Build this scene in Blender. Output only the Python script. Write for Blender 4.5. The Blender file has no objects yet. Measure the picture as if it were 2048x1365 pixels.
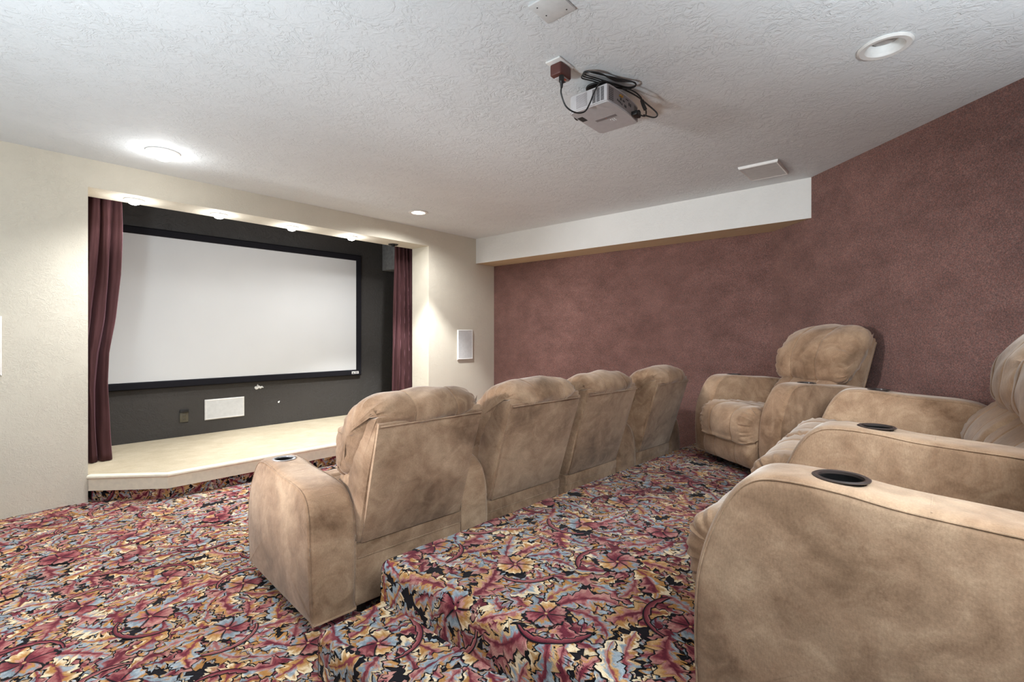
import bpy, bmesh, math, random
import numpy as np
from mathutils import Vector, Matrix
random.seed(7)
rng = np.random.default_rng(11)
SC = bpy.context.scene
COL = SC.collection
PI = math.pi

# ------------------------------------------------------------------ helpers
def s2l(c):
    def f(v):
        v /= 255.0
        return v/12.92 if v <= .04045 else ((v+.055)/1.055)**2.4
    return tuple(f(v) for v in c[:3])

def rgba(c): return (*s2l(c), 1.0)

def new_mat(name):
    m = bpy.data.materials.new(name); m.use_nodes = True
    nt = m.node_tree; nt.nodes.clear()
    out = nt.nodes.new('ShaderNodeOutputMaterial')
    b = nt.nodes.new('ShaderNodeBsdfPrincipled')
    nt.links.new(b.outputs[0], out.inputs[0])
    return m, nt, b

def N(nt, kind, **kw):
    n = nt.nodes.new(kind)
    for k, v in kw.items(): setattr(n, k, v)
    return n

def noise(nt, vec, scale, detail=3, rough=.55, dist=0.0):
    n = N(nt, 'ShaderNodeTexNoise')
    n.inputs['Scale'].default_value = scale; n.inputs['Detail'].default_value = detail
    n.inputs['Roughness'].default_value = rough; n.inputs['Distortion'].default_value = dist
    if vec is not None: nt.links.new(vec, n.inputs['Vector'])
    return n.outputs['Fac']

def ramp(nt, fac, stops, interp='LINEAR'):
    r = N(nt, 'ShaderNodeValToRGB'); r.color_ramp.interpolation = interp
    e = r.color_ramp.elements
    while len(e) < len(stops): e.new(.5)
    for el, (p, c) in zip(e, stops):
        el.position = p; el.color = c if len(c) == 4 else (*c, 1)
    nt.links.new(fac, r.inputs[0])
    return r.outputs[0]

def mix(nt, fac, a, b, mode='MIX'):
    m = N(nt, 'ShaderNodeMix', data_type='RGBA', blend_type=mode)
    for sock, v in ((m.inputs[0], fac), (m.inputs[6], a), (m.inputs[7], b)):
        if hasattr(v, 'is_output'): nt.links.new(v, sock)
        else: sock.default_value = v
    return m.outputs[2]

def bump(nt, b, h, strength, dist=.01, normal=None):
    n = N(nt, 'ShaderNodeBump'); n.inputs['Strength'].default_value = strength
    n.inputs['Distance'].default_value = dist
    nt.links.new(h, n.inputs['Height'])
    if normal is not None: nt.links.new(normal, n.inputs['Normal'])
    nt.links.new(n.outputs[0], b.inputs['Normal'])
    return n.outputs[0]

def objco(nt):
    return N(nt, 'ShaderNodeTexCoord').outputs['Object']

def mapping(nt, vec, scale=(1, 1, 1), rot=(0, 0, 0)):
    m = N(nt, 'ShaderNodeMapping'); m.inputs['Scale'].default_value = scale
    m.inputs['Rotation'].default_value = rot
    nt.links.new(vec, m.inputs['Vector']); return m.outputs[0]

def simple(name, col, rough=.6, metal=0.0, spec=.5, var=.06):
    m, nt, b = new_mat(name)
    v = noise(nt, objco(nt), 25, 3)
    c = np.array(s2l(col))
    nt.links.new(ramp(nt, v, [(.3, tuple(c*(1-var))), (.7, tuple(c*(1+var)))]), b.inputs['Base Color'])
    b.inputs['Roughness'].default_value = rough; b.inputs['Metallic'].default_value = metal
    b.inputs['Specular IOR Level'].default_value = spec
    return m

def emissive(name, col, strength):
    m, nt, b = new_mat(name)
    b.inputs['Base Color'].default_value = (*col, 1)
    b.inputs['Emission Color'].default_value = (*col, 1)
    b.inputs['Emission Strength'].default_value = strength
    return m

def obj(name, bm, mats, parent=None, smooth=True, loc=None, rotz=None):
    me = bpy.data.meshes.new(name)
    bmesh.ops.recalc_face_normals(bm, faces=bm.faces[:])
    bm.to_mesh(me); bm.free()
    if smooth:
        for p in me.polygons: p.use_smooth = True
        me.set_sharp_from_angle(angle=math.radians(38))
    for m in (mats if isinstance(mats, (list, tuple)) else [mats]): me.materials.append(m)
    o = bpy.data.objects.new(name, me); COL.objects.link(o)
    if parent: o.parent = parent
    if loc: o.location = loc
    if rotz is not None: o.rotation_euler = (0, 0, rotz)
    return o

def thing(name, label, cat, loc=(0, 0, 0), rotz=0, group=None):
    o = bpy.data.objects.new(name, None); COL.objects.link(o)
    o.empty_display_size = .1
    o.location = loc; o.rotation_euler = (0, 0, rotz)
    o['label'] = label; o['category'] = cat
    if group: o['group'] = group
    return o

def tag(o, label, cat, group=None):
    o['label'] = label; o['category'] = cat
    if group: o['group'] = group
    return o

def struct(o, label):
    o['kind'] = 'structure'; o['label'] = label; o['category'] = o.name.split('_')[0]
    return o

def box(bm, x0, x1, y0, y1, z0, z1, bev=0, seg=2, mi=0):
    vs = [bm.verts.new(p) for p in ((x0,y0,z0),(x1,y0,z0),(x1,y1,z0),(x0,y1,z0),(x0,y0,z1),(x1,y0,z1),(x1,y1,z1),(x0,y1,z1))]
    fs = [bm.faces.new([vs[i] for i in f]) for f in ((3,2,1,0),(4,5,6,7),(0,1,5,4),(1,2,6,5),(2,3,7,6),(3,0,4,7))]
    for f in fs: f.material_index = mi
    if bev:
        es = list({e for f in fs for e in f.edges})
        r = bmesh.ops.bevel(bm, geom=es, offset=bev, segments=seg, affect='EDGES', profile=.5)
        for f in r['faces']: f.material_index = mi

def prism(bm, pts, z0, z1, mi=0):
    a = [bm.verts.new((x, y, z0)) for x, y in pts]; b = [bm.verts.new((x, y, z1)) for x, y in pts]
    n = len(pts); fs = [bm.faces.new(a[::-1]), bm.faces.new(b)]
    for i in range(n): fs.append(bm.faces.new((a[i], a[(i+1) % n], b[(i+1) % n], b[i])))
    for f in fs: f.material_index = mi
    return fs

def lathe(bm, prof, c=(0, 0, 0), seg=40, mi=0, close=False):
    rings = []
    for r, z in prof:
        if r < 1e-6: rings.append([bm.verts.new((c[0], c[1], c[2]+z))])
        else: rings.append([bm.verts.new((c[0]+r*math.cos(2*PI*i/seg), c[1]+r*math.sin(2*PI*i/seg), c[2]+z)) for i in range(seg)])
    prs = list(zip(rings[:-1], rings[1:]))
    if close: prs.append((rings[-1], rings[0]))
    for a, b in prs:
        for i in range(seg):
            j = (i+1) % seg
            if len(a) == 1 and len(b) == 1: continue
            if len(a) == 1: f = bm.faces.new((a[0], b[i], b[j]))
            elif len(b) == 1: f = bm.faces.new((a[i], a[j], b[0]))
            else: f = bm.faces.new((a[i], a[j], b[j], b[i]))
            f.material_index = mi

def catmull(P, n, closed=False):
    P = np.array(P, float); m = len(P); out = []
    segs = m if closed else m-1
    for s in range(segs):
        idx = [(s+k) for k in (-1, 0, 1, 2)]
        p0, p1, p2, p3 = [P[i % m] if closed else P[min(max(i, 0), m-1)] for i in idx]
        k = max(1, n//segs)
        for i in range(k):
            t = i/k
            out.append(.5*((2*p1)+(-p0+p2)*t+(2*p0-5*p1+4*p2-p3)*t*t+(-p0+3*p1-3*p2+p3)*t**3))
    if not closed: out.append(P[-1])
    return np.array(out)

def tube(bm, P, r, seg=8, n=None, mi=0, closed=False, rf=None):
    P = catmull(P, n, closed) if n else np.array(P, float)
    m = len(P); rings = []
    up = np.array([0, 0, 1.0])
    for i in range(m):
        a = P[(i+1) % m] if closed else P[min(i+1, m-1)]
        b = P[(i-1) % m] if closed else P[max(i-1, 0)]
        t = a-b; t = t/(np.linalg.norm(t)+1e-12)
        s = np.cross(t, up)
        if np.linalg.norm(s) < .05: s = np.cross(t, [0.3, 1, 0])
        s /= np.linalg.norm(s); q = np.cross(s, t)
        rr = r*(rf(i/(m-1)) if rf else 1)
        rings.append([bm.verts.new(P[i]+rr*(s*math.cos(2*PI*k/seg)+q*math.sin(2*PI*k/seg))) for k in range(seg)])
    for i in range(m if closed else m-1):
        a, b = rings[i], rings[(i+1) % m]
        for k in range(seg):
            f = bm.faces.new((a[k], a[(k+1) % seg], b[(k+1) % seg], b[k])); f.material_index = mi
    if not closed:
        for g in (rings[0], rings[-1]):
            f = bm.faces.new(g); f.material_index = mi

def bool_cut(o, cutter_bm):
    me = bpy.data.meshes.new('cut')
    bmesh.ops.recalc_face_normals(cutter_bm, faces=cutter_bm.faces[:])
    cutter_bm.to_mesh(me); cutter_bm.free()
    c = bpy.data.objects.new('cut', me); COL.objects.link(c)
    c.matrix_world = o.matrix_world
    md = o.modifiers.new('b', 'BOOLEAN'); md.object = c; md.operation = 'DIFFERENCE'; md.solver = 'EXACT'
    bpy.context.view_layer.update()
    dg = bpy.context.evaluated_depsgraph_get()
    nm = bpy.data.meshes.new_from_object(o.evaluated_get(dg))
    o.modifiers.clear(); old = o.data; nm.name = old.name; o.data = nm
    bpy.data.meshes.remove(old); bpy.data.objects.remove(c); bpy.data.meshes.remove(me)

def cyl_bm(x, y, z0, z1, r, seg=32):
    bm = bmesh.new(); lathe(bm, [(0, z0), (r, z0), (r, z1), (0, z1)], (x, y, 0), seg); return bm

# ------------------------------------------------------------------ materials
def suede(name, base, light, dark):
    m, nt, b = new_mat(name)
    oi = N(nt, 'ShaderNodeObjectInfo')
    add = N(nt, 'ShaderNodeVectorMath', operation='ADD')
    sc = N(nt, 'ShaderNodeMath', operation='MULTIPLY'); sc.inputs[1].default_value = 17.0
    nt.links.new(oi.outputs['Random'], sc.inputs[0])
    nt.links.new(objco(nt), add.inputs[0]); nt.links.new(sc.outputs[0], add.inputs[1])
    v = add.outputs[0]
    big = noise(nt, v, 2.6, 4, .6, .6)
    med = noise(nt, v, 9, 5, .62, 1.2)
    fine = noise(nt, mapping(nt, v, (260, 260, 120)), 1, 2)
    c1 = ramp(nt, big, [(.36, s2l(dark)), (.5, s2l(base)), (.66, s2l(light))])
    c2 = ramp(nt, med, [(.34, s2l(dark)), (.5, s2l(base)), (.66, s2l(light))])
    c = mix(nt, .35, c1, c2)
    c = mix(nt, .22, c, ramp(nt, fine, [(.3, (.25, .25, .25)), (.7, (.78, .78, .78))]), 'OVERLAY')
    nt.links.new(c, b.inputs['Base Color'])
    b.inputs['Roughness'].default_value = .93
    b.inputs['Specular IOR Level'].default_value = .12
    b.inputs['Sheen Weight'].default_value = .5
    b.inputs['Sheen Roughness'].default_value = .42
    b.inputs['Sheen Tint'].default_value = (*s2l((250, 240, 230)), 1)
    h = noise(nt, v, 34, 4, .6)
    bump(nt, b, h, .16, .012)
    return m

M_SUEDE = suede('tan_suede', (149, 118, 93), (182, 152, 124), (108, 82, 61))
M_CUP = simple('black_plastic', (20, 19, 19), .28)
M_RIM = simple('dark_rim', (58, 48, 44), .3)
M_CHROME = simple('cup_rim_metal', (170, 168, 170), .3, .6)
M_FOOT = simple('foot_black', (22, 20, 19), .5)
M_WHITE = simple('white_plastic', (226, 224, 220), .5)
M_GRILLE = simple('grille_grey', (206, 206, 204), .7)
M_CREAM = simple('cream_paint', (236, 226, 204), .55)

def plaster(name, col, scale, strength, trowel=1.0, var=.03):
    m, nt, b = new_mat(name)
    v = objco(nt)
    warp = noise(nt, v, scale*.25, 2)
    add = N(nt, 'ShaderNodeVectorMath', operation='ADD')
    mul = N(nt, 'ShaderNodeVectorMath', operation='SCALE'); mul.inputs['Scale'].default_value = .25
    cxyz = N(nt, 'ShaderNodeTexNoise'); cxyz.inputs['Scale'].default_value = scale*.35
    nt.links.new(v, cxyz.inputs['Vector'])
    nt.links.new(cxyz.outputs['Color'], mul.inputs[0]); nt.links.new(v, add.inputs[0]); nt.links.new(mul.outputs[0], add.inputs[1])
    ridge = noise(nt, add.outputs[0], scale, 4, .55, .8)
    step = ramp(nt, ridge, [(.44, (0, 0, 0)), (.50, (.75, .75, .75)), (.505, (.28, .28, .28)), (.62, (.5, .5, .5))])
    patch = ramp(nt, warp, [(.36, (.15, .15, .15)), (.6, (1, 1, 1))])
    hgt = mix(nt, 1.0, step, patch, 'MULTIPLY')
    fine = noise(nt, v, scale*5, 3)
    hh = mix(nt, .15, hgt, fine)
    c = np.array(s2l(col))
    nt.links.new(ramp(nt, noise(nt, v, 1.3, 3), [(.3, tuple(c*(1-var))), (.7, tuple(c*(1+var)))]), b.inputs['Base Color'])
    b.inputs['Roughness'].default_value = .75; b.inputs['Specular IOR Level'].default_value = .25
    bump(nt, b, hh, strength, .012*trowel)
    return m

M_CEIL = plaster('ceiling_skip_trowel', (220, 223, 224), 22, .42)
M_SOFFIT = plaster('soffit_white', (226, 225, 221), 24, .3)
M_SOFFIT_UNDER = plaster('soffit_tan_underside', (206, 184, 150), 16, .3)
M_WALL = plaster('cream_wall_knockdown', (212, 204, 187), 34, .40)
M_DARK = plaster('charcoal_wall', (66, 63, 60), 22, .5)
M_DARK.node_tree.nodes['Principled BSDF'].inputs['Roughness'].default_value = .42

def wall_carpet():
    m, nt, b = new_mat('maroon_wall_carpet')
    v = objco(nt)
    f1 = noise(nt, mapping(nt, v, (170, 170, 150)), 1, 3, .7)
    f2 = noise(nt, mapping(nt, v, (95, 95, 110), (0, .3, 0)), 1, 4, .75, .5)
    cl = noise(nt, mapping(nt, v, (3.2, 3.2, 5.0)), 1, 5, .65)
    c = ramp(nt, f1, [(.30, s2l((66, 50, 47))), (.45, s2l((108, 80, 75))), (.56, s2l((132, 102, 94))), (.72, s2l((168, 144, 134)))])
    c2 = ramp(nt, f2, [(.36, s2l((70, 62, 62))), (.50, s2l((114, 86, 80))), (.58, s2l((140, 86, 74))), (.70, s2l((154, 130, 120)))])
    c = mix(nt, .5, c, c2)
    c = mix(nt, .55, c, ramp(nt, cl, [(.3, (.3, .29, .29)), (.7, (.68, .67, .67))]), 'OVERLAY')
    nt.links.new(c, b.inputs['Base Color'])
    b.inputs['Roughness'].default_value = .96; b.inputs['Specular IOR Level'].default_value = .08
    b.inputs['Sheen Weight'].default_value = .12
    bump(nt, b, f1, .4, .006)
    return m
M_WCARPET = wall_carpet()

def floor_carpet():
    m, nt, b = new_mat('floral_carpet')
    a = N(nt, 'ShaderNodeVertexColor'); a.layer_name = 'wool'
    v = objco(nt)
    f = noise(nt, v, 420, 2, .6)
    g = noise(nt, v, 70, 3, .6)
    c = mix(nt, .55, a.outputs[0], ramp(nt, f, [(.28, (.2, .2, .2)), (.72, (.8, .8, .8))]), 'OVERLAY')
    c = mix(nt, .25, c, ramp(nt, g, [(.3, (.3, .3, .3)), (.7, (.7, .7, .7))]), 'OVERLAY')
    nt.links.new(c, b.inputs['Base Color'])
    b.inputs['Roughness'].default_value = .97; b.inputs['Specular IOR Level'].default_value = .06
    b.inputs['Sheen Weight'].default_value = .06
    bump(nt, b, f, .35, .004)
    return m
M_CARPET = floor_carpet()

def stage_carpet():
    m, nt, b = new_mat('beige_stage_carpet')
    v = objco(nt)
    a = noise(nt, v, 7, 4, .6); f = noise(nt, v, 260, 2)
    c = ramp(nt, a, [(.3, s2l((178, 163, 137))), (.7, s2l((194, 180, 155)))])
    c = mix(nt, .3, c, ramp(nt, f, [(.3, (.3, .3, .3)), (.7, (.7, .7, .7))]), 'OVERLAY')
    nt.links.new(c, b.inputs['Base Color']); b.inputs['Roughness'].default_value = .95
    bump(nt, b, f, .4, .005)
    return m
M_STAGE = stage_carpet()

def velvet():
    m, nt, b = new_mat('burgundy_velvet')
    v = objco(nt)
    a = noise(nt, mapping(nt, v, (14, 14, 2)), 1, 4)
    nt.links.new(ramp(nt, a, [(.3, s2l((56, 33, 33))), (.7, s2l((80, 51, 53)))]), b.inputs['Base Color'])
    b.inputs['Roughness'].default_value = .8; b.inputs['Specular IOR Level'].default_value = .15
    b.inputs['Sheen Weight'].default_value = .32; b.inputs['Sheen Roughness'].default_value = .35
    b.inputs['Sheen Tint'].default_value = (*s2l((190, 140, 150)), 1)
    return m
M_VELVET = velvet()
def screen_mat():
    m, nt, b = new_mat('projection_fabric')
    nt.links.new(ramp(nt, noise(nt, objco(nt), 1.5, 2), [(.3, s2l((202, 202, 201))), (.7, s2l((206, 206, 205)))]), b.inputs['Base Color'])
    b.inputs['Roughness'].default_value = .9
    return m
M_SCREEN = screen_mat()
M_FRAME = simple('black_velvet_frame', (24, 23, 28), .85, spec=.2)
M_GREYBOX = simple('grey_speaker_cloth', (112, 112, 112), .95, spec=.1, var=.2)
M_PROJ = simple('projector_grey', (178, 174, 174), .5)
M_PROJ_BACK = simple('projector_rear_grey', (126, 118, 117), .55)
M_VENT = simple('vent_dark', (48, 46, 46), .7)
M_BLACK = simple('cable_black', (20, 19, 18), .45)
M_BROWN = simple('brown_adapter', (86, 46, 40), .5)
M_GOLD = simple('gold_jack', (190, 140, 60), .3, .8)
M_ORANGE = simple('orange_switch', (205, 92, 60), .5)
M_STEEL = simple('outlet_bronze', (96, 92, 80), .35, .5)
M_BULB = emissive('bulb_glow', (1.0, .95, .86), 9.0)
M_BULB_SPOT = emissive('spot_glow', (1.0, .95, .86), 9.0)
M_BULB_OFF = simple('bulb_off', (168, 164, 160), .35)

# ------------------------------------------------------------------ floral carpet
PAL = {k: np.array(s2l(v)) for k, v in dict(blk=(24, 20, 24), wine=(104, 38, 50), burg=(132, 60, 66), rose=(164, 100, 98), dust=(186, 134, 122),
       och=(180, 128, 72), tan=(200, 160, 112), cream=(236, 212, 176), blue=(136, 148, 156), pale=(164, 172, 178)).items()}

def strip_mesh(sp, ang, wl, wr, cols, fwd):
    """ribbon round a spine: columns across, returns verts (n*k,2) and quads"""
    n, k = len(sp), len(cols)
    nx, ny = -np.sin(ang), np.cos(ang)
    V = np.zeros((n, k, 2))
    for j, c in enumerate(cols):
        w = np.where(c < 0, wl, wr)*c
        f = fwd*abs(c)**1.5
        V[:, j, 0] = sp[:, 0]+nx*w+np.cos(ang)*f
        V[:, j, 1] = sp[:, 1]+ny*w+np.sin(ang)*f
    q = []
    for i in range(n-1):
        for j in range(k-1):
            a = i*k+j; q.append((a, a+k, a+k+1, a+1))
    return V.reshape(-1, 2), np.array(q)

def spine(L, bend, n, curl=0):
    t = np.linspace(0, 1, n)
    ang = bend*(t-.3)+curl*t**3
    d = L/(n-1)
    sp = np.stack([np.concatenate([[0], np.cumsum(np.cos(ang[:-1])*d)]), np.concatenate([[0], np.cumsum(np.sin(ang[:-1])*d)])], 1)
    return t, sp, ang

LEAFPALS = [  # vein to rim
    ('wine', 'rose', 'blue', 'pale', 'och', 'cream'), ('burg', 'rose', 'dust', 'och', 'och', 'cream'), ('wine', 'burg', 'rose', 'rose', 'dust'), ('burg', 'dust', 'blue', 'pale', 'tan', 'cream'),
    ('wine', 'rose', 'dust', 'och', 'tan'), ('burg', 'rose', 'dust', 'blue', 'pale', 'och'), ('wine', 'wine', 'burg', 'rose', 'dust'), ('burg', 'och', 'tan', 'blue', 'pale'), ('burg', 'och', 'och', 'tan', 'cream'), ('wine', 'blue', 'blue', 'pale', 'och'), ('wine', 'burg', 'rose', 'blue', 'blue', 'tan'),
    ('rose', 'dust', 'pale', 'blue', 'och', 'och')]

def paint(q, pal):
    """q in 0..1 from vein to rim -> one of the palette's wools"""
    P = np.array([PAL[p] for p in pal]); k = np.clip(np.floor(q*len(P)), 0, len(P)-1).astype(int)
    return P[k]

LCOLS = np.array([-1, -.9, -.75, -.58, -.4, -.24, -.1, 0, .1, .24, .4, .58, .75, .9, 1])
def leaf_motif(L, W, bend, lobes, r):
    """acanthus leaf: a few big ragged lobes each side, wools shifting from the vein out to the tips"""
    n = lobes*8+1
    t, sp, ang = spine(L, bend, n, r.uniform(-.8, .8))
    base = W*np.sin(PI*np.clip(t, 0, 1)**.8)**.6
    def side():
        ph = r.uniform(0, 1); fr = (t*lobes+ph) % 1.0; k = np.floor(t*lobes+ph).astype(int)
        amp = r.uniform(.75, 1.25, lobes+2)[k]
        big = np.where(fr < .78, .46+.72*np.sin(fr/.78*PI/2), .46+.72*(1-fr)/.22)
        jag = 1+.16*np.sign(np.sin(t*lobes*PI*6+ph*9))*r.uniform(.3, 1, n)
        w = base*big*amp*jag; w[0] = .006; w[-1] = .001
        return w, k, big
    wl, kl, bl = side(); wr, kr, br = side()
    fwd = .42*W*(bl+br)*.6*np.sin(PI*t)
    V, Q = strip_mesh(sp, ang, wl, wr, LCOLS, fwd)
    C = np.zeros((n, len(LCOLS), 3))
    pl, pr = LEAFPALS[r.integers(len(LEAFPALS))], LEAFPALS[r.integers(len(LEAFPALS))]
    alt = LEAFPALS[r.integers(len(LEAFPALS))]
    sh = r.uniform(-.25, .28, (2, lobes+3)); pk = r.random((2, lobes+3))
    f1, f2, f3 = r.uniform(0, 6.28, 3)
    for j, c in enumerate(LCOLS):
        sd = 0 if c < 0 else 1; k = kl if sd == 0 else kr; a = abs(c)
        streak = .16*np.sin(t*lobes*9+a*5+f1)+.13*np.sin(t*lobes*4.1-a*9+f2)+.10*np.sin(t*31+a*17+f3)
        q = a**.75*.95+(sh[sd][k]+streak)*min(a*2.2, 1)+.12*(t-.5)
        c1 = paint(np.clip(q, 0, .999), pl if sd == 0 else pr); c2 = paint(np.clip(q, 0, .999), alt)
        C[:, j] = np.where((pk[sd][k] < .4)[:, None], c2, c1)
    V2, Q2 = strip_mesh(sp, ang, wl+.0062, wr+.0062, np.array([-1, 0, 1]), fwd)
    return [(V2, Q2, np.tile(PAL['blk'], (len(V2), 1)), 0), (V, Q, C.reshape(-1, 3), 1)]

def flower_motif(R, r):
    out = []
    n = 60; th = np.linspace(0, 2*PI, n, endpoint=False)
    npet = int(r.integers(5, 7)); ph = r.uniform(0, 6.28)
    wav = 1+.10*np.cos(npet*(th-ph))+.05*np.cos(npet*3*(th-ph)+1)+.05*np.cos(2*th+ph)
    def disc(rad, col, lev):
        V = np.concatenate([[[0, 0]], np.stack([np.cos(th)*rad, np.sin(th)*rad], 1)])
        Q = np.array([(0, i+1, (i+1) % n+1, 0) for i in range(n)])
        return (V, Q, np.tile(col, (n+1, 1)), lev)
    out.append(disc(R*wav*.99, PAL['blk'], 0))
    pals = [('wine', 'rose', 'och', 'blue', 'dust'), ('burg', 'dust', 'och', 'tan', 'cream'), ('wine', 'burg', 'rose', 'dust', 'rose'), ('wine', 'rose', 'blue', 'pale', 'och'), ('wine', 'wine', 'burg', 'rose', 'burg')]
    tw = r.uniform(-.5, .5)
    for k in range(npet):
        a0 = ph+2*PI*k/npet
        nr_, nc_ = 10, 11
        rr = np.linspace(.12, 1.0, nr_)*r.uniform(.9, 1.05); cc = np.linspace(-1, 1, nc_)
        pal = pals[r.integers(len(pals))]; lean = r.uniform(-.3, .3)
        A, B = np.meshgrid(rr, cc, indexing='ij')
        hw = (PI/npet)*(.62+.36*np.sin(PI*np.minimum(A, .85)/1.5))*(.97)
        rad = R*A*(1-.10*B*B*(A > .6)+.07*np.cos(B*11+k)*(A > .8))
        an = a0+B*hw+tw*A
        V = np.stack([np.cos(an)*rad, np.sin(an)*rad], -1)
        q = A*.85+lean*B*.6+.12*np.sin(B*7+k*2)*A
        C = paint(np.clip(q, 0, .999), pal)
        edge = (np.abs(B) > .95) & (A < .85); C[edge] = PAL['blk'] if k % 2 else PAL['wine']
        Q = np.array([(i*nc_+j, (i+1)*nc_+j, (i+1)*nc_+j+1, i*nc_+j+1) for i in range(nr_-1) for j in range(nc_-1)])
        out.append((V.reshape(-1, 2), Q, C.reshape(-1, 3), 2))
    out.append(disc(R*.15*np.ones(n), PAL['wine'], 3)); out.append(disc(R*.07*np.ones(n), PAL['tan'], 4))
    return out

def scroll_motif(R0, R1, a0, sweep, W, r):
    n = 34; t = np.linspace(0, 1, n)
    th = a0+sweep*t; rad = R0+(R1-R0)*t
    sp = np.stack([np.cos(th)*rad, np.sin(th)*rad], 1)
    d = np.gradient(sp, axis=0); ang = np.arctan2(d[:, 1], d[:, 0])
    w = W*(.25+.75*np.sin(PI*t**.6)); w[-1] = .002
    lob = 1+1.3*((t*6) % 1.0)
    sgn = np.sign(sweep)
    wl, wr = (w, w*lob) if sgn > 0 else (w*lob, w)
    cols = np.array([-1, -.6, -.1, .4, 1.0])
    V, Q = strip_mesh(sp, ang, wl, wr, cols, np.zeros(n))
    pl = [('wine', 'burg', 'burg', 'rose', 'rose'), ('wine', 'rose', 'burg', 'rose', 'dust'), ('wine', 'wine', 'burg', 'burg', 'rose')][r.integers(3)]
    if sgn < 0: pl = pl[::-1]
    C = np.tile(np.array([PAL[p] for p in pl]), (n, 1))
    V2, Q2 = strip_mesh(sp, ang, wl+.005, wr+.005, np.array([-1, 0, 1]), np.zeros(n))
    return [(V2, Q2, np.tile(PAL['blk'], (len(V2), 1)), 0), (V, Q, C, 1)]

def carpet_pattern(keep, u0, u1, v0, v1, seed):
    """scatter of flowers, scrolls and acanthus leaves over a flat sheet; returns verts (u,v,height), quads, colours"""
    r = np.random.default_rng(seed)
    items = []   # (kind, x, y, rot, radius, patches)
    sx, sy = .46, .40
    flowers = []
    row = 0; y = v0-.2
    while y < v1+.2:
        x = u0-.2+(row % 2)*sx/2
        while x < u1+.2:
            px, py = x+r.uniform(-.06, .06), y+r.uniform(-.06, .06)
            if keep(px, py): flowers.append((px, py))
            x += sx
        y += sy; row += 1
    for fx, fy in flowers:
        R = r.uniform(.075, .10)
        items.append((2, fx, fy, 0, R*1.15, flower_motif(R, r)))
        sg = 1 if r.random() < .5 else -1
        a0 = r.uniform(0, 6.28)
        items.append((1, fx, fy, 0, .19, scroll_motif(.185, .12, a0, sg*r.uniform(1.2, 2.4), .0075, r)))
        k = r.integers(8, 10)
        for i in range(k):
            a = a0+2*PI*i/k+r.uniform(-.3, .3)
            d = r.uniform(.035, .13)
            L = r.uniform(.17, .28)
            rot = a+sg*r.uniform(.4, 1.15)
            items.append((0, fx+math.cos(a)*d, fy+math.sin(a)*d, rot, L*.62, leaf_motif(L, r.uniform(.038, .060), sg*r.uniform(.4, 1.6), int(r.integers(4, 6)), r)))
    area = (u1-u0)*(v1-v0); got = []
    for i in range(int(area*600)):
        px, py = r.uniform(u0, u1), r.uniform(v0, v1)
        if not keep(px, py) or len(got) > area*95: continue
        if got and np.min((np.array(got[-4000:])[:, 0]-px)**2+(np.array(got[-4000:])[:, 1]-py)**2) < .075**2: continue
        got.append((px, py))
        L = r.uniform(.13, .21)
        items.append((-1, px-.5*L, py, 0, L*.62, None)); rot = r.uniform(0, 6.28)
        items[-1] = (-1, px-math.cos(rot)*L*.5, py-math.sin(rot)*L*.5, rot, L*.62, leaf_motif(L, r.uniform(.036, .056), r.uniform(-1.5, 1.5), int(r.integers(3, 5)), r))
    order = sorted(range(len(items)), key=lambda i: items[i][0])
    base = {-1: 0, 0: 13, 1: 27, 2: 32}
    grid = {}
    VV, QQ, CC = [], [], []; off = 0
    for i in order:
        kind, x, y, rot, rad, patches = items[i]
        cx, cy = x+math.cos(rot)*rad*.75*(kind <= 0), y+math.sin(rot)*rad*.75*(kind <= 0)
        used = set(); gi, gj = int(cx//.3), int(cy//.3)
        for a in (-1, 0, 1):
            for b in (-1, 0, 1):
                for (ox, oy, orad, ol, ok) in grid.get((gi+a, gj+b), ()):
                    if ok == kind and (ox-cx)**2+(oy-cy)**2 < (rad+orad)**2: used.add(ol)
        lim = {-1: 13, 0: 14, 1: 5, 2: 4}[kind]
        lv = next((l for l in range(lim) if l not in used), int(r.integers(lim)))
        grid.setdefault((gi, gj), []).append((cx, cy, rad, lv, kind))
        h = (base[kind]+lv)*.00016
        c, s = math.cos(rot), math.sin(rot)
        for V, Q, C, sub in patches:
            W = np.stack([x+V[:, 0]*c-V[:, 1]*s, y+V[:, 0]*s+V[:, 1]*c, np.full(len(V), h+sub*.00005)], 1)
            VV.append(W); QQ.append(Q+off); CC.append(C*r.uniform(.72, .92)); off += len(V)
    return np.concatenate(VV), np.concatenate(QQ), np.concatenate(CC)

def carpet_object(name, bm_base, pat, fold):
    """base shell (dark ground) + pattern laid over it, one mesh with a colour attribute"""
    V, Q, C = pat
    P = fold(V)
    bv = np.array([v.co[:] for v in bm_base.verts]); bm_base.verts.index_update()
    bf = [[v.index for v in f.verts] for f in bm_base.faces]; bm_base.free()
    nb = len(bv)
    ok = ~np.isnan(P).any(1)
    Q = Q[ok[Q].all(1)]
    P = np.nan_to_num(P)
    used = np.unique(Q); remap = np.full(len(P), -1); remap[used] = np.arange(len(used))
    P, C, Q = P[used], C[used], remap[Q]
    faces = bf+[tuple(dict.fromkeys(q)) for q in (Q+nb).tolist()]
    me = bpy.data.meshes.new(name)
    me.from_pydata(np.concatenate([bv, P]).tolist(), [], faces)
    cols = np.concatenate([np.tile(PAL['blk'], (nb, 1)), C])
    at = me.color_attributes.new('wool', 'FLOAT_COLOR', 'POINT')
    at.data.foreach_set('color', np.concatenate([cols, np.ones((len(cols), 1))], 1).astype(np.float32).ravel())
    me.materials.append(M_CARPET)
    o = bpy.data.objects.new(name, me); COL.objects.link(o)
    return o

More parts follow.
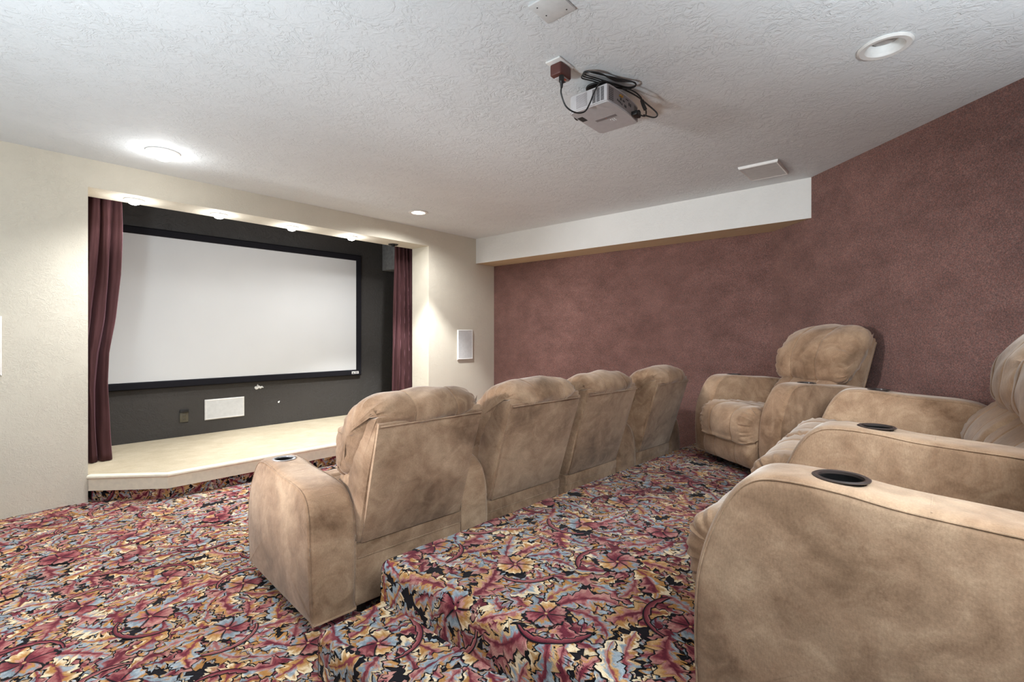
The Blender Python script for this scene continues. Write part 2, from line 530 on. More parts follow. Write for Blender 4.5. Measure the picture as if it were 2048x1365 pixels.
# ------------------------------------------------------------------ room numbers
H = 2.766
PZ, SZ = .341, .1705          # platform and step height
PX, SX = 1.24, .94            # their left edges
def yp(x): return 1.835-.062*(x-PX)      # platform's edge behind the front row
def yf(x): return 5.122-.0124*(x-.2)     # front wall face
def yb(x): return 6.28-.036*(x-1.06)     # charcoal wall face
STAGE = .218

# floor ---------------------------------------------------------------
bm = bmesh.new(); box(bm, -2.6, 6.2, -4.2, 6.4, -.1, -.0005)
def keep_floor(x, y):
    if y > 5.2 or x < -1.5 or x > 5.5: return False
    if x > SX+.1 and y < 1.75: return False
    d, l = .757*x+.653*y, .653*x-.757*y
    return d > .9 and l > -1.15*d-.2
pat = carpet_pattern(keep_floor, -1.5, 5.5, -.2, 5.2, 3)
def fold_floor(V): return V.copy()
struct(carpet_object('floor', bm, pat, fold_floor), 'floor carpeted in a floral leaf pattern of burgundy, ochre and blue')

def make_fold(x0, top, r, bottom, ymax):
    def fold(V):
        u, v, h = V[:, 0], V[:, 1], V[:, 2]
        v = np.minimum(v, ymax(u)-.004)
        X, Z = u.copy(), top+h
        s = x0+r-u                 # distance past the start of the curve
        a = np.clip(s/r, 0, PI/2)
        on = s > 0
        X = np.where(on, x0+r-(r+h)*np.sin(a), X); Z = np.where(on, top-r+(r+h)*np.cos(a), Z)
        down = s > r*PI/2
        X = np.where(down, x0-h, X); Z = np.where(down, np.maximum(top-r-(s-r*PI/2), bottom+.001), Z)
        far = s > r*PI/2+(top-r-bottom)+.05
        P = np.stack([X, v, Z], 1); P[far] = np.nan
        return P
    return fold

def edge_shell(x0, x1, y0, ymax, top, bottom, r):
    bm = bmesh.new()
    pr = [(x0, bottom)]+[(x0+r-r*math.cos(a), top-r+r*math.sin(a)) for a in np.linspace(0, PI/2, 7)]+[(x1, top)]
    A = [bm.verts.new((x, y0, z)) for x, z in pr]; B = [bm.verts.new((x, ymax(x), z)) for x, z in pr]
    for i in range(len(pr)-1): bm.faces.new((A[i], A[i+1], B[i+1], B[i]))
    c0, c1 = bm.verts.new((x1, y0, bottom)), bm.verts.new((x1, ymax(x1), bottom))
    bm.faces.new(B+[c1]); bm.faces.new((A+[c0])[::-1]); bm.faces.new((A[-1], c0, c1, B[-1])); bm.faces.new((A[0], B[0], c1, c0))
    return bm

def keep_plat(x, y):
    if y < -.8 or y > 1.95 or x > 5.6: return False
    d, l = .757*x+.653*y, .653*x-.757*y
    return x < 1.6 or (x-y) < 4.5
pat = carpet_pattern(keep_plat, PX-.3, 5.5, -.8, 1.95, 8)
o = carpet_object('seating_platform', edge_shell(PX, 5.5, -3.2, yp, PZ, 0, .035), pat, make_fold(PX, PZ, .035, 0.0, yp))
struct(o, 'raised seating platform carpeted in the floral pattern, behind the front row')
def ys(x): return 1.822+0*x
pat = carpet_pattern(lambda x, y: y > .2, SX-.2, PX, .2, 1.9, 21)
o = carpet_object('step', edge_shell(SX, PX-.001, -3.2, lambda x: 1.822, SZ, 0, .03), pat, make_fold(SX, SZ, .03, 0.0, ys))
struct(o, 'low carpeted step along the left side of the seating platform')

# walls ---------------------------------------------------------------
bm = bmesh.new()
T = .355
def wallpiece(bm, x0, x1, z0, z1): prism(bm, [(x0, yf(x0)), (x1, yf(x1)), (x1, yf(x1)+T), (x0, yf(x0)+T)], z0, z1)
OX0, OX1, OZ = .708, 4.17, 2.54
wallpiece(bm, -2.6, OX0, 0, H); wallpiece(bm, OX1, 5.6, 0, H); wallpiece(bm, OX0, OX1, OZ, H)
struct(obj('wall_front', bm, M_WALL, smooth=False), 'cream textured front wall with a wide opening to the screen alcove')

bm = bmesh.new()
prism(bm, [(.2, yb(.2)), (4.8, yb(4.8)), (4.8, yb(4.8)+.12), (.2, yb(.2)+.12)], 0, 2.95)
prism(bm, [(4.68, yf(4.68)+T), (4.8, yf(4.8)+T), (4.8, yb(4.8)), (4.68, yb(4.68))], 0, 2.95)
prism(bm, [(.2, yf(.2)+T), (.32, yf(.32)+T), (.32, yb(.32)), (.2, yb(.2))], 0, 2.95)
prism(bm, [(.2, yf(.2)+T), (4.8, yf(4.8)+T), (4.8, yb(4.8)), (.2, yb(.2))], 2.85, 2.95)
struct(obj('wall_alcove', bm, M_DARK, smooth=False), 'charcoal painted wall of the alcove behind the projection screen')

RX = 5.45
bm = bmesh.new()
prism(bm, [(RX, 1.19), (RX+.15, 1.19), (RX+.15, 5.3), (RX-.01, 5.3)], 0, 2.45)
struct(obj('wall_right', bm, M_WCARPET, smooth=False), 'right side wall covered in maroon carpet')
bm = bmesh.new()
prism(bm, [(RX+.15, RX+.15-4.25), (RX+.02, RX+.02-4.25), (1.2, 1.2-4.25), (1.3, 1.1-4.25), (RX+.25, RX-4.40)], 0, H)
struct(obj('wall_back', bm, M_WCARPET, smooth=False), 'diagonal rear wall covered in maroon carpet, behind the rear recliners')

bm = bmesh.new()
fs = prism(bm, [(5.04, .79), (5.46, 1.21), (5.46, 5.062), (5.055, 5.066)], 2.40, H)
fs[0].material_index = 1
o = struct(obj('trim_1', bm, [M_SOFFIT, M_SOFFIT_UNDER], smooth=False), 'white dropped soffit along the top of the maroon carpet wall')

# ceiling with holes for the recessed lamps
bm = bmesh.new(); prism(bm, [(-2.6, -4.2), (6.2, -4.2), (6.2, 5.3), (-2.6, 5.3)], H, H+.12)
ceil = struct(obj('ceiling', bm, M_CEIL, smooth=False), 'white ceiling with a hand-trowelled plaster texture')
LAMPS = [(1.062, 4.487), (3.513, 4.46), (2.982, .157)]
for x, y in LAMPS[1:]: bool_cut(ceil, cyl_bm(x, y, H-.05, H+.2, .078))

# stage ---------------------------------------------------------------
SP = [(OX0, 5.108), (1.143, 4.695), (3.72, 4.60), (OX1, yf(OX1)-.01)]
bm = bmesh.new()
top = [(OX0+.004, yf(OX0)+T), (OX0+.004, SP[0][1])]+[(1.143, 4.715), (3.72, 4.62)]+[(OX1-.004, yf(OX1)), (OX1-.004, yf(OX1)+T), (4.67, yf(4.67)+T+.002), (4.67, yb(4.67)-.002), (.33, yb(.33)-.002), (.33, yf(.33)+T+.002)]
prism(bm, top, .12, STAGE)
struct(obj('stage', bm, M_STAGE, smooth=False), 'low stage floor covered in beige carpet, below the projection screen')
def offs(pts, d):
    out = []
    for i, p in enumerate(pts):
        a = Vector(pts[max(i-1, 0)]); b = Vector(pts[min(i+1, len(pts)-1)])
        t = (b-a).normalized(); n = Vector((t.y, -t.x))
        out.append((p[0]+n.x*d, p[1]+n.y*d))
    return out
bm = bmesh.new()
prof = [(0.0, .092), (0.0, .186), (.012, .190), (.020, .200), (.018, .212), (.006, .2195), (-.03, .2195), (-.03, .092)]
loops = [[bm.verts.new((p[0], p[1], z)) for p in offs(SP, d)] for d, z in prof]
for a, b in zip(loops, loops[1:]+loops[:1]):
    for i in range(len(SP)-1): bm.faces.new((a[i], a[i+1], b[i+1], b[i]))
for i in (0, len(SP)-1): bm.faces.new([l[i] for l in loops])
struct(obj('trim_2', bm, M_CREAM, smooth=False), 'cream wooden nosing along the front edge of the stage')
bm = bmesh.new(); TP = offs(SP, -.035)
prism(bm, TP+[(TP[-1][0], 5.3), (TP[0][0], 5.3)], 0, .115)
def toe_fold(V):
    P = np.full((len(V), 3), np.nan); s0 = 0
    for a, b in zip(TP[:-1], TP[1:]):
        a, b = np.array(a), np.array(b); L = np.linalg.norm(b-a); t = (b-a)/L; n = np.array([t[1], -t[0]])
        m = (V[:, 0] >= s0) & (V[:, 0] <= s0+L)
        q = a+np.outer(V[m, 0]-s0, t)+np.outer(V[m, 2], n)
        P[m] = np.stack([q[:, 0], q[:, 1], np.clip(V[m, 1], .001, .114)], 1); s0 += L
    return P
o = carpet_object('stage_toe_kick', bm, carpet_pattern(lambda u, v: True, 0, 3.7, 0, .115, 5), toe_fold)
struct(o, 'recessed toe kick of the stage in floral carpet')

# ------------------------------------------------------------------ recliners
def pillow(bm, prof, xs, off, nprof=56, bulge=.02, mi=0, rings=(.93, .75, .45)):
    """closed (y,z) outline swept across x; off(x,i,n,p) pushes it along its normal; ends close in a soft dome"""
    P = catmull(prof, nprof, True); n = len(P)
    area = .5*np.sum(P[:, 0]*np.roll(P[:, 1], -1)-np.roll(P[:, 0], -1)*P[:, 1])
    d = np.roll(P, -1, 0)-np.roll(P, 1, 0); d /= np.linalg.norm(d, axis=1)[:, None]+1e-9
    nr = np.stack([d[:, 1], -d[:, 0]], 1)*(1 if area > 0 else -1)
    c = P.mean(0); loops = []
    def ring(x, Q): loops.append([bm.verts.new((x, q[0], q[1])) for q in Q])
    def at(x): return P+nr*np.array([off(x, i, n, P[i]) for i in range(n)])[:, None]
    e0, e1 = at(xs[0]), at(xs[-1]); c0, c1 = e0.mean(0), e1.mean(0)
    for s in rings[::-1]: ring(xs[0]-bulge*(1-s*s), c0+(e0-c0)*s)
    for x in xs: ring(x, at(x))
    for s in rings: ring(xs[-1]+bulge*(1-s*s), c1+(e1-c1)*s)
    for a, b in zip(loops[:-1], loops[1:]):
        for i in range(n):
            f = bm.faces.new((a[i], a[(i+1) % n], b[(i+1) % n], b[i])); f.material_index = mi
    for l, x, cc in ((loops[0], xs[0]-bulge, c0), (loops[-1], xs[-1]+bulge, c1)):
        v = bm.verts.new((x, cc[0], cc[1]))
        for i in range(n):
            f = bm.faces.new((l[i], l[(i+1) % n], v)); f.material_index = mi

def edge_round(x, h, r):
    q = max(0.0, (abs(x)-(h-r))/r); q = min(q, 1.0)
    return -r*(1-math.sqrt(max(0, 1-q*q)))

ARM_PROF = [(-.006, .064), (.0, .085), (.004, .22), (-.004, .38), (-.035, .50), (-.085, .605), (-.135, .655), (-.20, .670), (-.31, .668), (-.42, .655), (-.55, .648), (-.68, .640),
            (-.77, .618), (-.832, .562), (-.862, .46), (-.872, .30), (-.872, .085), (-.866, .064), (-.85, .058), (-.45, .056), (-.022, .058)]
CUP_Y = -.31
def arm_mesh(w):
    """arm centred on x=0"""
    bm = bmesh.new(); h = w/2
    xs = [-h, -h*.985, -h*.94, -h*.86, -h*.7, -h*.35, 0, h*.35, h*.7, h*.86, h*.94, h*.985, h]
    r = h*.30
    pillow(bm, ARM_PROF, xs, lambda x, i, n, p: edge_round(x, h, r)*(1 if p[1] > .07 else .3), 114, .012)
    for v in bm.verts:                      # belly and taper: narrower at the top, fuller low down
        k = 1+.10*math.sin(PI*min(max((v.co.z-.05)/.62, 0), 1))-.06*max(0, (v.co.z-.5)/.17)
        v.co.x *= k
    return bm

def arm_seams(bm, w):
    h = w/2; P = catmull(ARM_PROF, 114, True)
    for sx in (-1, 1):                      # welt seams round the top panel
        pts = []
        for y, z in P:
            if z < .075: continue
            k = 1+.10*math.sin(PI*min(max((z-.05)/.62, 0), 1))-.06*max(0, (z-.5)/.17)
            cy, cz = -.43, .33; dn = math.hypot(y-cy, z-cz); s = (dn-.012)/dn
            pts.append((sx*h*.962*k, cy+(y-cy)*s, cz+(z-cz)*s))
        j = max(range(len(pts)), key=lambda i: math.dist(pts[i], pts[i-1]))
        tube(bm, pts[j:]+pts[:j], .0026, 6)
    for y, z in ((-.47, .6515), (-.795, .602)):     # cross seams over the top panel
        tube(bm, [(x*h*.82, y, z-.001-.004*abs(x)**3) for x in np.linspace(-1, 1, 9)], .0026, 6)

def add_arm(t, x, w, key):
    CUP_Y = -.25 if key == 'front' else -.31
    o = obj('arm', arm_mesh(w), M_SUEDE)
    bool_cut(o, cyl_bm(0, CUP_Y, .585, .75, .051 if w > .19 else .049))
    bm = bmesh.new(); bm.from_mesh(o.data); arm_seams(bm, w); bm.to_mesh(o.data); bm.free()
    for p in o.data.polygons: p.use_smooth = True
    o.data.set_sharp_from_angle(angle=math.radians(38))
    o.parent = t; o.location = (x, 0, 0)
    bm = bmesh.new(); zt = .6685
    R = .051 if w > .19 else .049
    lathe(bm, [(R+.008, .001), (R+.009, .0035), (R+.004, .006), (R-.003, .0045), (R-.004, -.002)], (0, CUP_Y, zt), 40, 1)
    lathe(bm, [(R-.004, -.002), (R-.006, -.07), (R-.012, -.078), (0, -.078)], (0, CUP_Y, zt), 40, 0)
    obj('cup_holder', bm, [M_CUP, M_RIM if key == 'rear' else M_CHROME], o)['label'] = 'dark cup holder sunk in the arm'
    return o

SEAT_PROF = [(.050, .228), (.090, .270), (.104, .345), (.086, .425), (.022, .474), (-.09, .482), (-.25, .470), (-.45, .445), (-.60, .435), (-.62, .36), (-.55, .28), (-.25, .25)]
FOOT_PROF = [(.022, .062), (.052, .09), (.066, .15), (.054, .215), (.02, .236), (-.03, .235), (-.05, .15), (-.03, .062)]
LUMB_PROF = [(-.54, .45), (-.545, .51), (-.585, .58), (-.645, .64), (-.71, .69), (-.80, .70), (-.82, .58), (-.76, .44), (-.62, .42)]
HEAD_PROF = [(-.665, .655), (-.638, .715), (-.640, .81), (-.672, .91), (-.742, 1.0), (-.842, 1.058), (-.945, 1.078), (-1.035, 1.045), (-1.070, .985), (-1.055, .935), (-.98, .90), (-.90, .80), (-.82, .69), (-.73, .635)]

def seams(x, w, amp):      # two stitched valleys that split a cushion in three
    v = 0
    for c in (-w*.20, w*.22): v -= amp*math.exp(-((x-c)/.005)**2)
    for c in (-w*.36, w*.01, w*.37): v += amp*.55*math.cos(min(abs(x-c)/(w*.19), 1)*PI/2)
    return v

def wrinkle(x, h, i, n, amp, f, seed):
    q = max(0, (abs(x)-(h-.085))/.085)
    return amp*q*math.sin(2*PI*f*i/n+seed+math.sin(i*.9+seed)*1.1)

def recliner(label, loc, rotz, w, left, right, row, seed, shift=0.0, wide=0.0):
    t = thing('recliner', label, 'recliner', loc, rotz, 'front row recliners' if row == 'front' else 'rear row recliners')
    h = w/2
    def bk(bm):
        for v in bm.verts: v.co.y += shift
    if left: add_arm(t, -h-left/2, left, row)
    if right: add_arm(t, h+right/2, right, row)
    def xs_for(hh):
        xs = [-hh+2*hh*(.5-.5*math.cos(PI*k/34))*.5+hh*(k/34) for k in range(35)]
        cs = (-w*.20, w*.22)
        xs = [x for x in xs if min(abs(x-c) for c in cs) > .014]
        return sorted(xs+[c+d for c in cs for d in (-.012, -.006, -.003, 0, .003, .006, .012)])
    # seat
    hs = h-.012; bm = bmesh.new()
    pillow(bm, SEAT_PROF, xs_for(hs), lambda x, i, n, p: edge_round(x, hs, .055)+seams(x, w, .011)+wrinkle(x, hs, i, n, .010, 24, seed)-.012*math.exp(-((p[0]+.13)/.012)**2)*(p[1] > .4), 96, .008)
    obj('seat_cushion', bm, M_SUEDE, t)
    bm = bmesh.new()
    pillow(bm, FOOT_PROF, xs_for(hs), lambda x, i, n, p: edge_round(x, hs, .03)+seams(x, w, .005), 48, .003)
    obj('footrest', bm, M_SUEDE, t)
    bm = bmesh.new(); hl = h-.014
    pillow(bm, LUMB_PROF, xs_for(hl), lambda x, i, n, p: edge_round(x, hl, .05)+seams(x, w, .007)+wrinkle(x, hl, i, n, .004, 14, seed+2), 72, .006)
    bk(bm); obj('back_cushion', bm, M_SUEDE, t)
    # headrest pillow rolled over the top of the back
    bm = bmesh.new(); hh = h-.004+wide
    def hoff(x, i, n, p):
        v = -.055*abs(x/hh)**3.2*(1 if p[1] > .9 else .55)+edge_round(x, hh, .05)*.7+seams(x, w, .009)*(1 if p[0] > -.95 else .35)
        v += wrinkle(x, hh, i, n, .007, 19, seed+1)
        v += .005*math.sin(x*23+i*.35+seed)*math.sin(i*.21+seed)
        return v
    pillow(bm, HEAD_PROF, xs_for(hh), hoff, 104, .012)
    for v in bm.verts:                      # the pillow narrows to the width of the back behind
        f = min(max((-.90-v.co.y)/.13, 0), 1)
        v.co.x *= 1-f*(wide+.014)/hh
    bk(bm); obj('headrest', bm, M_SUEDE, t)
    # back shell with a stitched rear panel
    bm = bmesh.new(); hb = h-.012
    SH = [(-.858, .365), (-.95, .66), (-1.042, .945), (-1.0, .97), (-.86, .93), (-.76, .66), (-.70, .385), (-.76, .36)]
    pillow(bm, SH, [-hb, -hb*.985, -hb*.95, -hb*.5, 0, hb*.5, hb*.95, hb*.985, hb], lambda x, i, n, p: edge_round(x, hb, .02), 48, .008)
    bk(bm); obj('back_shell', bm, M_SUEDE, t)
    bm = bmesh.new()
    a, b = hb-.018, hb-.006
    def pt(u, v, o=0):
        y = -.869-.181*v; z = .358+.589*v
        return (u*(a+(b-a)*v), y-.9527*o+.012*math.sin(PI*v)*0, z-.3035*o)
    nu, nv = 20, 14
    G = [[bm.verts.new(pt(-1+2*i/nu, j/nv, .003+.010*max(0, math.sin(PI*i/nu))**.5*max(0, math.sin(PI*j/nv))**.5)) for i in range(nu+1)] for j in range(nv+1)]
    for j in range(nv):
        for i in range(nu): bm.faces.new((G[j][i], G[j][i+1], G[j+1][i+1], G[j+1][i]))
    G2 = [[bm.verts.new(pt(-1+2*i, j, -.03)) for i in (0, 1)] for j in (0, 1)]
    bm.faces.new((G2[0][0], G2[1][0], G2[1][1], G2[0][1]))
    rim = [G[0][i] for i in range(nu+1)]
    bm.faces.new([*rim, G2[0][1], G2[0][0]]); bm.faces.new([*[G[nv][i] for i in range(nu+1)], G2[1][1], G2[1][0]])
    bm.faces.new([*[G[j][0] for j in range(nv+1)], G2[1][0], G2[0][0]]); bm.faces.new([*[G[j][nu] for j in range(nv+1)], G2[1][1], G2[0][1]])
    tube(bm, [pt(u, .985, .012) for u in np.linspace(-.98, .98, 14)], .0032, 6)
    bk(bm); obj('back_panel', bm, M_SUEDE, t)
    # base: rear apron with its seam, and the body under the seat
    bm = bmesh.new(); ha = h-.004
    box(bm, -ha, ha, -.858, -.78, .055, .352, .012, 3)
    box(bm, -ha-.001, ha+.001, -.8615, -.852, .286, .350, .004, 2)
    tube(bm, [(x, -.8615, .286) for x in np.linspace(-ha+.012, ha-.012, 8)], .0028, 6)
    box(bm, -ha+.01, ha-.01, -.79, .0, .05, .30, .01, 2)
    obj('base', bm, M_SUEDE, t)
    xf = h+(min(left or 0, right or 0))*.5-.05
    for sx in (-1, 1):
        for y in (-.06, -.80):
            bm = bmesh.new(); lathe(bm, [(0, 0), (.022, 0), (.025, .012), (.025, .055), (0, .055)], (sx*(h-.06), y, 0), 16)
            obj('foot', bm, M_FOOT, t)
    return t

thf = math.radians(-4.3); uf = (math.cos(thf), math.sin(thf)); vf = (-math.sin(thf), math.cos(thf))
OF = (1.035, 2.057)
def front(s): return (OF[0]+uf[0]*s+vf[0]*.87, OF[1]+uf[1]*s+vf[1]*.87, 0)
recliner('tan suede recliner at the left end of the front row, nearest the steps', front(.53), thf, .65, .205, .185, 'front', .3, 0, .02)
recliner('tan suede recliner second from the left in the front row, without arms of its own', front(1.385), thf, .68, None, None, 'front', 1.7)
recliner('tan suede recliner third from the left in the front row, broad arm on its right', front(2.112), thf, .655, None, .285, 'front', 2.9)
recliner('tan suede recliner at the far right end of the front row', front(3.03), thf, .585, None, .20, 'front', 4.4)
thr = math.radians(1.7); ur = (math.cos(thr), math.sin(thr)); vr = (-math.sin(thr), math.cos(thr))
def rear(s): return (1.364+ur[0]*s+vr[0]*.31, .154+ur[1]*s+vr[1]*.31, PZ+.006)
p_ = rear(.4115)
recliner('nearest tan suede recliner, its big arm filling the lower right of the photo', (p_[0], p_[1]-.021, p_[2]), math.radians(-1.0), .638, .185, .185, 'rear', 5.1, -.13)
recliner('armless tan suede recliner of the rear row, second from the near end', rear(.822+.0925+.318), thr, .632, None, None, 'rear', 6.6, -.13)
recliner('tan suede recliner of the rear row whose headrest meets the right picture edge', rear(2.283-.0925-.318), thr, .632, None, .185, 'rear', 7.2, -.13)
th = math.radians(54); ff = (-math.sin(th), math.cos(th))
recliner('tan suede recliner standing angled in the far corner against the diagonal maroon wall', (4.0685+ff[0]*.33, .9145+ff[1]*.33, PZ+.006), th, .55, .185, .185, 'rear', 8.5, .004, .055)

# ------------------------------------------------------------------ screen, curtains, alcove things
SL = math.atan(-.036)
def on_back(x, z, d=0): return (x, yb(x)-d, z)
t = thing('projection_screen', 'large white fixed projection screen with black frame on the charcoal wall', 'projection screen', on_back((.91+3.815)/2, .772), SL)
hw, hz = (3.815-.91)/2, 2.478-.772
bm = bmesh.new(); box(bm, -hw+.05, hw-.05, -.045, -.006, .05, hz-.05); obj('screen_fabric', bm, M_SCREEN, t, False)
bm = bmesh.new(); fw = .08
prof = [(0, 0), (0, -.045), (.012, -.06), (fw-.012, -.06), (fw, -.048), (fw, 0)]
cor = [(-hw, 0, 1, 1), (hw, 0, -1, 1), (hw, hz, -1, -1), (-hw, hz, 1, -1)]
LL = [[bm.verts.new((x+sx*a, y, z+sz*a)) for a, y in prof] for x, z, sx, sz in cor]
for k in range(4):
    A, B = LL[k], LL[(k+1) % 4]
    for i in range(len(prof)): bm.faces.new((A[i], A[(i+1) % len(prof)], B[(i+1) % len(prof)], B[i]))
obj('frame', bm, M_FRAME, t, False)
bm = bmesh.new(); x0 = hw-.155; z0 = .024
box(bm, x0, x0+.105, -.0625, -.0595, z0, z0+.034)
for (a, b, c, d) in ((.008, .020, .005, .018), (.020, .024, .010, .026), (.024, .036, .005, .018), (.046, .096, .021, .027), (.046, .096, .008, .015)):
    box(bm, x0+a, x0+b, -.0634, -.0624, z0+c, z0+d, mi=1)
obj('maker_label', bm, [M_WHITE, M_VENT], t, False)['label'] = 'small white label on the frame'

def curtain(name, label, x_l, x_r, y, z0, z1, nf, seed, swirl):
    bm = bmesh.new(); nx, nz = nf*14, 40
    r = np.random.default_rng(seed); ph = r.uniform(0, 6.28, 6)
    rows = []
    for j in range(nz+1):
        v = j/nz; z = z0+(z1-z0)*v
        a, b = x_l(z), x_r(z)
        row = []
        for i in range(nx+1):
            u = i/nx
            amp = .036*(1-.25*v)+.008*math.sin(5*v+ph[0])
            q = u+swirl*(1-v)*u*(1-u)+.012*math.sin(4*v+ph[1]+u*5)
            f = math.sin(2*PI*nf*q+ph[2])+.35*math.sin(2*PI*nf*2.1*q+ph[3]+v*2)
            row.append(bm.verts.new((a+(b-a)*u+.006*math.sin(9*v+u*20), y+amp*f, z)))
        rows.append(row)
    for j in range(nz):
        for i in range(nx): bm.faces.new((rows[j][i], rows[j][i+1], rows[j+1][i+1], rows[j+1][i]))
    o = obj(name, bm, M_VELVET)
    md = o.modifiers.new('thickness', 'SOLIDIFY'); md.thickness = .005
    bpy.context.view_layer.update()
    tag(o, label, 'curtain', 'stage curtains'); return o
def lerp(z, tab):
    return float(np.interp(z, [a for a, _ in tab], [b for _, b in tab]))
LT = [(.2, .930), (.45, .915), (.9, .902), (1.2, .915), (1.48, .957), (1.9, .988), (2.3, 1.0), (2.75, 1.0)]
curtain('curtain', 'burgundy velvet curtain at the left side of the stage opening', lambda z: .52, lambda z: lerp(z, LT), 5.575, STAGE+.006, 2.792, 6, 4, .5)
curtain('curtain', 'burgundy velvet curtain at the right side of the stage opening', lambda z: lerp(z, [(.2, 3.885), (1.4, 3.93), (2.75, 3.965)]), lambda z: 4.42, 5.56, STAGE+.006, 2.792, 7, 9, -.3)
bm = bmesh.new(); tube(bm, [(.335, 5.575, 2.81), (4.665, 5.55, 2.81)], .014, 10)
for x in (.34, 4.66): lathe(bm, [(0, -.03), (.03, -.03), (.03, .03), (0, .03)], (x, 5.56, 2.81), 12)
tag(obj('curtain_rod', bm, M_BLACK), 'dark rod carrying both curtains behind the header', 'curtain rod')

def wall_panel(name, label, cat, x0, x1, z0, z1, yfun, dep, group, border=.02):
    xm = (x0+x1)/2
    t = thing(name, label, cat, (xm, yfun(xm), z0), math.atan((yfun(x1)-yfun(x0))/(x1-x0)), group)
    hw, hz = (x1-x0)/2, z1-z0
    bm = bmesh.new()
    prof = [(0, -.0005), (0, -dep*.5), (border*.5, -dep), (border, -dep*.8), (border, -.0005)]
    cor = [(-hw, 0, 1, 1), (hw, 0, -1, 1), (hw, hz, -1, -1), (-hw, hz, 1, -1)]
    LL = [[bm.verts.new((x+sx*a, y, z+sz*a)) for a, y in prof] for x, z, sx, sz in cor]
    for k in range(4):
        A, B = LL[k], LL[(k+1) % 4]
        for i in range(len(prof)): bm.faces.new((A[i], A[(i+1) % len(prof)], B[(i+1) % len(prof)], B[i]))
    obj('frame', bm, M_WHITE, t, False)
    bm = bmesh.new(); box(bm, -hw+border*.8, hw-border*.8, -dep*.85, -.001, border*.8, hz-border*.8)
    obj('grille', bm, M_GRILLE, t, False)
    return t
wall_panel('wall_speaker', 'white rectangular in-wall speaker on cream wall right of the screen opening', 'speaker', 4.68, 4.975, .99, 1.418, yf, .022, 'wall speakers')
wall_panel('wall_speaker', 'white in-wall speaker on cream wall at the left picture edge', 'speaker', -.07, .232, 1.05, 1.484, yf, .022, 'wall speakers')
wall_panel('wall_speaker', 'white wide centre speaker low on the charcoal wall under the screen', 'speaker', 1.873, 2.288, .37, .604, yb, .016, 'wall speakers')

t = thing('power_outlet', 'dark metal outlet low on the charcoal wall beside the white speaker', 'outlet', on_back(1.673, .378), SL)
bm = bmesh.new(); box(bm, -.04, .04, -.012, -.0005, 0, .135, .003, 2); obj('cover_plate', bm, M_STEEL, t)
for z in (.03, .072):
    bm = bmesh.new(); box(bm, -.017, .017, -.0145, -.0115, z-.014, z+.014, .003, 2)
    for x in (-.007, .007): box(bm, x-.0018, x+.0018, -.0155, -.0140, z-.005, z+.007, mi=1)
    obj('socket', bm, [M_STEEL, M_BLACK], t)
bm = bmesh.new(); box(bm, -.042, .042, -.026, -.011, .105, .137, .003, 2); obj('flip_cover', bm, M_BLACK, t)
# plaster spots on the charcoal wall
def blob(name, label, cat, c, parts, mat):
    bm = bmesh.new()
    for dx, dz, r in parts: 
        lathe(bm, [(0, -.010), (r*.7, -.007), (r, -.0002), (0, -.0002)], (0, 0, 0), 10)
        vs = bm.verts[-1:]
        bm.verts.ensure_lookup_table()
        new = [v for v in bm.verts if not v.tag]
        for v in new:
            x, y, z = v.co; v.co = (x+dx, z, y+dz); v.tag = True
    tag(obj(name, bm, mat, loc=on_back(*c)), label, cat)
blob('plaster_patch', 'lumpy white plaster blob just under the screen frame', 'plaster patch', (2.455, .70), [(-.035, 0, .017), (-.018, -.008, .015), (.0, .006, .017), (.018, -.003, .016), (.034, .003, .013), (.048, -.004, .008), (-.014, .022, .011), (-.014, .036, .006), (-.03, -.014, .011)], M_WHITE)
blob('paint_chip', 'tiny white chip in the charcoal paint right of the centre speaker', 'chip', (2.69, .494), [(0, 0, .012), (.008, .010, .007)], M_WHITE)
# grey box in the alcove's upper right corner
bm = bmesh.new(); box(bm, 4.17, 4.675, yb(4.4)-.32, yb(4.4)-.012, 2.30, 2.845, .006, 2)
tag(obj('speaker_box', bm, M_GREYBOX), 'grey cloth-covered box high in the alcove beside the right curtain', 'speaker box')

# ------------------------------------------------------------------ lamps
def spot(name, loc, power, angle, blend, col=(.96, .985, 1.0), r=.04, aim=None):
    l = bpy.data.lights.new(name, 'SPOT'); l.energy = power; l.spot_size = math.radians(angle); l.spot_blend = blend
    l.color = col; l.shadow_soft_size = r
    o = bpy.data.objects.new(name, l); COL.objects.link(o); o.location = loc
    if aim: o.rotation_euler = (Vector(aim)-Vector(loc)).to_track_quat('-Z', 'Y').to_euler()
    return o
def point(name, loc, power, col=(.96, .985, 1.0), r=.05):
    l = bpy.data.lights.new(name, 'POINT'); l.energy = power; l.color = col; l.shadow_soft_size = r
    o = bpy.data.objects.new(name, l); COL.objects.link(o); o.location = loc
    return o

x, y = LAMPS[0]
t = thing('ceiling_light', 'lit round ceiling light with a bulging bulb, above the left end of the screen', 'ceiling light', (x, y, H), 0, 'ceiling lights')
bm = bmesh.new(); lathe(bm, [(.080, -.001), (.112, -.001), (.113, -.006), (.104, -.013), (.084, -.012), (.080, -.006)], seg=48, close=True); obj('trim_ring', bm, M_WHITE, t)
bm = bmesh.new(); lathe(bm, [(.0805, -.004), (.079, -.018), (.070, -.038), (.05, -.056), (.025, -.066), (0, -.069)], seg=40); obj('bulb', bm, M_BULB, t)
point('lamp_glow', (x, y, H-.13), 3.5, r=.06)
spot('lamp_flood', (x, y, H-.10), 165, 126, 1.0, r=.06)

